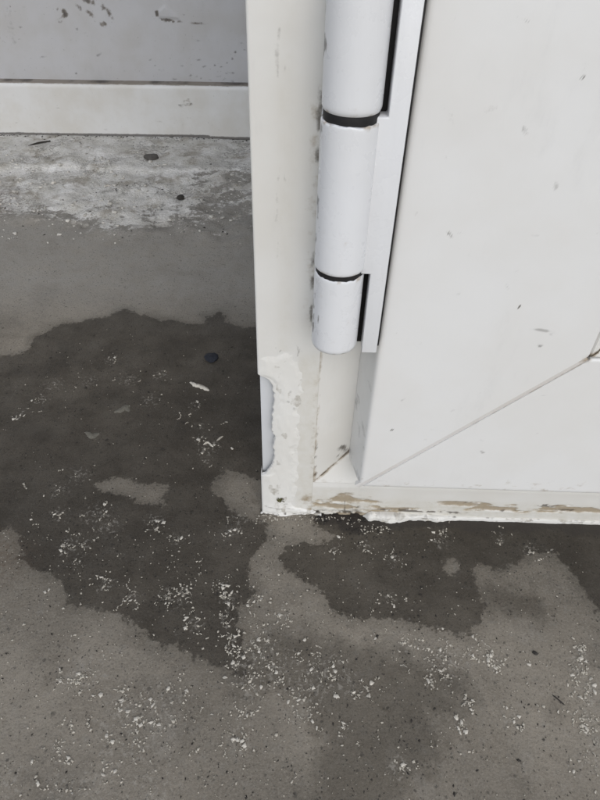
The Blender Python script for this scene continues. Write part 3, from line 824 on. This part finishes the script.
# the mounting block stops where the leaf crosses: black strips add the gap shade
def revolve(name, prof, mat, parent, n=72, seedk=0, ragged=0.0, brown=None, chips=False):
    V = []
    for (r, zz_) in prof:
        for k in range(n):
            a = 2 * math.pi * k / n
            V.append((AX + r * math.cos(a), AY + r * math.sin(a), zz_))
    V = np.array(V)
    F = (grid_faces(len(prof), n, True), [tuple(range(n)), tuple((len(prof) - 1) * n + k for k in range(n))])
    if ragged:
        top = V[:, 2] > max(p[1] for p in prof) - 1.6
        a = np.arctan2(V[:, 1] - AY, V[:, 0] - AX)
        V[:, 2] += top * ragged * (fbm(a * 6 + 20, a * 0, oct=3, seed=seedk) - 0.6)
    me = raw_mesh(name, V, F)
    n1 = fbm(V[:, 0] / 2, V[:, 2] / 5, V[:, 1] / 2, oct=3, seed=seedk + 5)
    a = np.arctan2(V[:, 1] - AY, V[:, 0] - AX)
    di = 0.75 * (np.cos(a) < -0.86) * (np.cos(a) > -1.1) * sstep(0.5, 0.66, n1) * (V[:, 1] > AY - 4)
    br = 0.25 * n1
    u = a * 10.0
    if chips:
        di = np.maximum(di, 1.2 * np.maximum(stroke(u, V[:, 2], [(-24.2, 168), (-24.4, 164)], 0.6), stroke(u, V[:, 2], [(-24.0, 162), (-24.1, 157)], 0.8)) * (0.3 + n1))
    ends = np.minimum(V[:, 2] - V[:, 2].min(), V[:, 2].max() - V[:, 2])
    br = np.maximum(br, 0.7 * sstep(2.2, 0.4, ends) * sstep(0.4, 0.65, n1))
    if brown is not None:
        br = np.maximum(br, brown(V, a, n1))
    attrs(me, dirt=di, brown=br)
    fix_normals(me)
    return link(name, me, mat, parent, 40)
def barrel(z0, z1, r, rb, rt):
    p = [(r - rb - 0.01, z0), (r - rb * 0.6, z0 + rb * 0.08), (r - rb * 0.25, z0 + rb * 0.35), (r - 0.03, z0 + rb)]
    p += [(r, q) for q in np.arange(z0 + rb + 1, z1 - rt - 0.5, 1.2)]
    p += [(r - 0.03, z1 - rt), (r - rt * 0.25, z1 - rt * 0.35), (r - rt * 0.6, z1 - rt * 0.08), (r - rt - 0.01, z1)]
    return p
revolve('knuckle', barrel(246.0, 286, 10.1, 1.8, 1.0), M_hinge, hinge, seedk=141)
revolve('knuckle', barrel(187.7, 243.5, 10.2, 1.0, 0.5), M_hinge, hinge, seedk=142, ragged=0.9)
revolve('knuckle', barrel(149.0, 185.7, 10.0, 1.8, 0.5), M_hinge, hinge, seedk=143, ragged=0.9,
        brown=None, chips=True)
revolve('washer', [(5, 242.0), (9.3, 242.1), (9.5, 244), (9.5, 246), (9.3, 247.6), (5, 247.7)], M_black, hinge, seedk=144)
revolve('washer', [(5, 184.0), (9.3, 184.1), (9.5, 185.5), (9.5, 188), (9.3, 189.4), (5, 189.5)], M_black, hinge, seedk=145)
# leaf plate carrying the middle knuckle
bm = bmesh.new()
pts = [(26.3, 147.2), (32.9, 147.2), (32.9, 288), (26.3, 288), (26.3, 245.2), (18, 245.2), (18, 186.4), (26.3, 186.4)]
vs = [bm.verts.new(Vector((px, 208.6, pz)) * MM) for px, pz in pts]
f = bm.faces.new(vs)
ext = bmesh.ops.extrude_face_region(bm, geom=[f])
for v in [g for g in ext['geom'] if isinstance(g, bmesh.types.BMVert)]:
    v.co.y += 7.0 * MM
bmesh.ops.recalc_face_normals(bm, faces=bm.faces)
bmesh.ops.bevel(bm, geom=bm.edges[:], offset=0.55 * MM, segments=2, affect='EDGES', profile=0.5)
me = bpy.data.meshes.new('leaf')
bm.to_mesh(me)
bm.free()
link('leaf', me, M_hinge, hinge, 40)
box('edge_shade_strip', (33.0, 33.75), (210.4, 215.0), (150, 288), M_black, hinge)  # black strip added to draw the shaded gap between leaf and door
box('gap_shade_strip', (22.5, 30.0), (217.5, 224.0), (146.5, 289), M_black, hinge, 0.4)  # added black strip, stands in for shade in the gap beside the barrel
box('mounting_lip', (4.6, 6.6), (212.0, 229.8), (151, 184), M_hinge, hinge, 0.5)
box('mounting_lip', (4.6, 6.6), (212.0, 229.8), (190, 242), M_hinge, hinge, 0.5)
box('mounting_lip', (4.6, 6.6), (212.0, 229.8), (248, 285), M_hinge, hinge, 0.5)

# ------------------------------------------------------------------ loose things on the floor
ZF = 0.25
def flake_mesh(r, thick, seed, curl=0.15):
    rg = np.random.default_rng(seed)
    n = int(rg.integers(6, 10))
    ang = np.sort(rg.uniform(0, 2 * math.pi, n))
    rad = r * rg.uniform(0.45, 1.15, n)
    el = rg.uniform(0.45, 1.0)
    rot = rg.uniform(0, math.pi)
    px, py = rad * np.cos(ang), rad * np.sin(ang) * el
    px, py = px * math.cos(rot) - py * math.sin(rot), px * math.sin(rot) + py * math.cos(rot)
    lift = curl * r * rg.uniform(0, 1, n)
    V = [(px[i], py[i], lift[i] - 0.15) for i in range(n)] + [(px[i] * 0.92, py[i] * 0.92, lift[i] + thick) for i in range(n)] + [(0, 0, thick * 1.15)]
    F = [(i, (i + 1) % n, n + (i + 1) % n, n + i) for i in range(n)] + [(n + i, n + (i + 1) % n, 2 * n) for i in range(n)]
    return np.array(V), F

spots = []
for cx, cy, s in CL:
    s = s * 0.5
    far = cy > 190
    k = int(rng.integers(14, 42)) if not far else int(rng.integers(6, 18))
    # flakes break off in short crooked trails
    a = rng.uniform(0, 2 * math.pi)
    px, py = cx, cy
    for j in range(k):
        if rng.random() < 0.4:
            q = 2.6 if rng.random() < 0.3 else 0.8
            px, py = cx + rng.normal(0, s * q), cy + rng.normal(0, s * q)
        a += rng.normal(0, 0.9)
        r = float(np.clip(rng.lognormal(-0.45, 0.5), 0.2, 1.8)) * (0.92 if not far else 0.95)
        spots.append((px, py, r))
        px += math.cos(a) * r * 1.7
        py += math.sin(a) * r * 1.7
for k in range(2300):
    px, py = rng.uniform(-220, 170), (rng.uniform(60, 420) if k % 2 else rng.uniform(60, 215))
    if (px > 60 or py > 225) and rng.random() < 0.6:
        continue
    spots.append((px, py, float(np.clip(rng.lognormal(-1.0, 0.4), 0.18, 1.0))))
for k in range(110):
    px = rng.uniform(-24, 60)
    spots.append((px, (222.5 if px > 40 else 228.5) - abs(rng.normal(0, 3.0)), float(rng.uniform(0.3, 1.1))))
spots = [s for s in spots if s[1] < 229 or not (s[1] > 222 and s[0] > -26)]
spots.sort(key=lambda s: -s[2])
BIG = 160
V, F = [], []
for i, (px, py, r) in enumerate(spots):
    v, f = flake_mesh(r, 0.16 + 0.05 * r, 1000 + i, 0.10)
    if i < BIG:
        me = raw_mesh('paint_flake', v, f)
        o = link('paint_flake', me, M_flake)
        o.location = Vector((px, py, ZF)) * MM
        tag(o, 'larger white paint flake lying loose on the grey concrete among finer crumbs', 'paint flake', 'loose white paint flakes on the concrete')
    else:
        i0 = len(V)
        V += [(a + px, b_ + py, c_ + ZF) for a, b_, c_ in v]
        F += [tuple(i0 + q for q in ff) for ff in f]
o = link('paint_crumbs', raw_mesh('paint_crumbs', V, F), M_crumb)
o['kind'] = 'stuff'
tag(o, 'fine white paint crumbs strewn over the concrete floor', 'paint crumbs')

# broken mortar and lime crumbs along the wall foot
V, F = [], []
for k in range(620):
    px = rng.uniform(-430, -70)
    py = wall_y(px) - 10 - abs(rng.normal(150, 75))
    if py < 560 or (px > -170 and rng.random() < 0.45):
        continue
    r = float(np.clip(rng.lognormal(0.35, 0.55), 0.5, 5.5))
    v, f = flake_mesh(r, 0.3 + 0.28 * r, 5000 + k, 0.22)
    i0, z0 = len(V), floor_z(px, py)
    V += [(a + px, b_ + py, c_ + z0) for a, b_, c_ in v]
    F += [tuple(i0 + q for q in ff) for ff in f]
o = link('mortar_crumbs', raw_mesh('mortar_crumbs', V, F), M_mortar)
o['kind'] = 'stuff'
tag(o, 'broken off-white mortar crumbs along the foot of the back wall', 'mortar crumbs')

# dark grit
V, F = [], []
OCT = ((1, 0, 0), (-1, 0, 0), (0, 1, 0), (0, -1, 0), (0, 0, 1), (0, 0, -1))
OF = ((0, 2, 4), (2, 1, 4), (1, 3, 4), (3, 0, 4), (2, 0, 5), (1, 2, 5), (3, 1, 5), (0, 3, 5))
gs = [(rng.uniform(-230, 175), rng.uniform(58, 430), float(np.clip(rng.lognormal(-1.1, 0.4), 0.15, 1.1))) for k in range(1900)]
gs = [s for s in gs if not (s[1] > 222 and s[0] > -26)]
gs += [(rng.uniform(10, 45), 229 - abs(rng.normal(0, 3)), rng.uniform(0.25, 0.9)) for k in range(80)]
gs += [(rng.uniform(30, 52), 222 - abs(rng.normal(0, 5)), rng.uniform(0.2, 0.7)) for k in range(50)]
for k in range(260):
    px = rng.uniform(-440, -70)
    gs.append((px, wall_y(px) - (abs(rng.normal(0, 5)) if k % 2 else rng.uniform(0, 290)), rng.uniform(0.5, 1.6)))
for px, py, r in gs:
    i0 = len(V)
    ZF = 0.25 if py < 500 else floor_z(px, py)
    a = rng.uniform(0, 3.14)
    ca, sa = math.cos(a), math.sin(a)
    ex = rng.uniform(0.8, 1.7)
    for dv in OCT:
        u, w = dv[0] * r * ex, dv[1] * r * 0.8
        V.append((px + u * ca - w * sa + rng.normal(0, r * 0.12), py + u * sa + w * ca, ZF + dv[2] * r * 0.55))
    F += [(i0 + a_, i0 + b_, i0 + c_) for a_, b_, c_ in OF]
o = link('dark_grit', raw_mesh('dark_grit', V, F), M_grit)
o['kind'] = 'stuff'
tag(o, 'dark grit and sand grains sprinkled over the concrete floor', 'grit')

ZF = 0.25
def lump(name, loc, size, mat, seed, label, cat, rz=0.0, amp=0.35):
    bm = bmesh.new()
    bmesh.ops.create_icosphere(bm, subdivisions=3, radius=1.0)
    co = np.array([v.co[:] for v in bm.verts])
    n = fbm(co[:, 0] * 1.6 + 9, co[:, 1] * 1.6 + 9, co[:, 2] * 1.6 + 9, oct=3, seed=seed)
    c, s = math.cos(rz), math.sin(rz)
    for v, k, p in zip(bm.verts, n, co):
        q = p * (1 - amp / 2 + amp * 2 * (k - 0.25))
        q = q * np.array(size)
        v.co = Vector((q[0] * c - q[1] * s, q[0] * s + q[1] * c, max(q[2], -size[2] * 0.5))) * MM
    me = bpy.data.meshes.new(name)
    bm.to_mesh(me)
    bm.free()
    o = link(name, me, mat, None, 60)
    o.location = Vector(loc) * MM
    return tag(o, label, cat)

lump('pebble', (-205, 791, 6), (9.5, 7.5, 4.5), M_peb, 201, 'dark oval pebble on the whitewashed ledge below the skirting', 'pebble', 0.1)
lump('pebble', (-148, 679, 3), (4.5, 4, 3), M_grit, 202, 'small black stone on the rough mortar near the back wall', 'pebble', 0.5)
lump('scrap', (-74, 384, 0.8), (5.5, 6.0, 1.6), M_blue, 203, 'dark bluish round scrap on the wet floor left of the frame', 'scrap', 0.3)
lump('stone_chip', (128, 145, 0.5), (1.5, 1.0, 0.7), M_grit, 206, 'small black stone chip on the dry concrete below the door', 'stone chip', -0.5)

# dry twig at the wall foot
V = []
for t in np.linspace(0, 1, 14):
    px, py, pz = -376 + 24 * t, 812 + 26 * t + 2 * math.sin(t * 5), 6.6 + 1.0 * math.sin(t * 3)
    r = 1.25 - 0.6 * abs(t - 0.6)
    for k in range(6):
        a = k / 6 * 2 * math.pi
        V.append((px + r * 0.7 * math.cos(a), py - r * 0.7 * math.cos(a), pz + r * math.sin(a)))
F = (grid_faces(14, 6, True), [tuple(range(6)), tuple(13 * 6 + k for k in range(6))])
me = raw_mesh('twig', V, F)
fix_normals(me)
tag(link('twig', me, M_grit, None, 60), 'short dark twig lying on the whitewashed ledge at far left', 'twig')

# larger crusts and films on the wet floor
def crust(name, pts, width, hgt, mat, seed, label, cat):
    rg = np.random.default_rng(seed)
    P = np.array(pts, float)
    L = np.concatenate([[0], np.cumsum(np.hypot(*np.diff(P, axis=0).T))])
    n = max(8, int(L[-1] / 0.9))
    ts = np.linspace(0, L[-1], n)
    cx, cy = np.interp(ts, L, P[:, 0]), np.interp(ts, L, P[:, 1])
    tx, ty = np.gradient(cx), np.gradient(cy)
    ln = np.hypot(tx, ty) + 1e-9
    nx, ny = -ty / ln, tx / ln
    V = []
    for i in range(n):
        e = math.sqrt(max(0.05, 1 - abs(2 * i / (n - 1) - 1) ** 3))
        for j in range(7):
            u = (j / 6 * 2 - 1)
            w = width * e * (0.65 + 0.7 * rg.random())
            hz = hgt * max(0, 1 - u * u) * (0.4 + 0.9 * rg.random()) * e
            V.append((cx[i] + nx[i] * u * w + rg.normal(0, 0.08), cy[i] + ny[i] * u * w, ZF - 0.2 + hz))
    me = raw_mesh(name, V, grid_faces(n, 7))
    o = link(name, me, mat)
    fix_normals(me)
    if np.mean([p.normal.z for p in me.polygons]) < 0:
        me.flip_normals()
    return tag(o, label, cat)
crust('paint_strip', [(-86.5, 353), (-82, 350), (-76, 347.5), (-70, 344)], 1.9, 1.8, M_flake, 301, 'elongated crusty strip of pale paint on the wet floor', 'paint strip')
crust('paint_curl', [(-67, 287), (-64, 289.5), (-61.5, 287), (-59.5, 285)], 0.75, 1.3, M_flake, 302, 'curled white paint peeling on the wet floor beside the chipped frame', 'paint peeling')
crust('paint_curl', [(-58, 291), (-56, 294), (-54, 296)], 0.7, 0.9, M_crumb, 303, 'thin grey-white paint sliver next to the curled peeling', 'paint sliver')
crust('dry_scrap', [(-137, 317), (-133, 319), (-130, 324), (-126, 318)], 2.4, 0.9, M_leafy, 304, 'pale grey torn film stuck to the wet floor at left', 'film')
crust('dry_scrap', [(-152, 296), (-146, 292), (-142, 295)], 2.2, 0.7, M_leafy, 305, 'faint greyish smear of film low on the wet patch', 'film')
crust('twig', [(131, 124), (136, 119)], 0.45, 0.5, M_grit, 306, 'tiny dark splinter on the concrete near the bottom right', 'splinter')
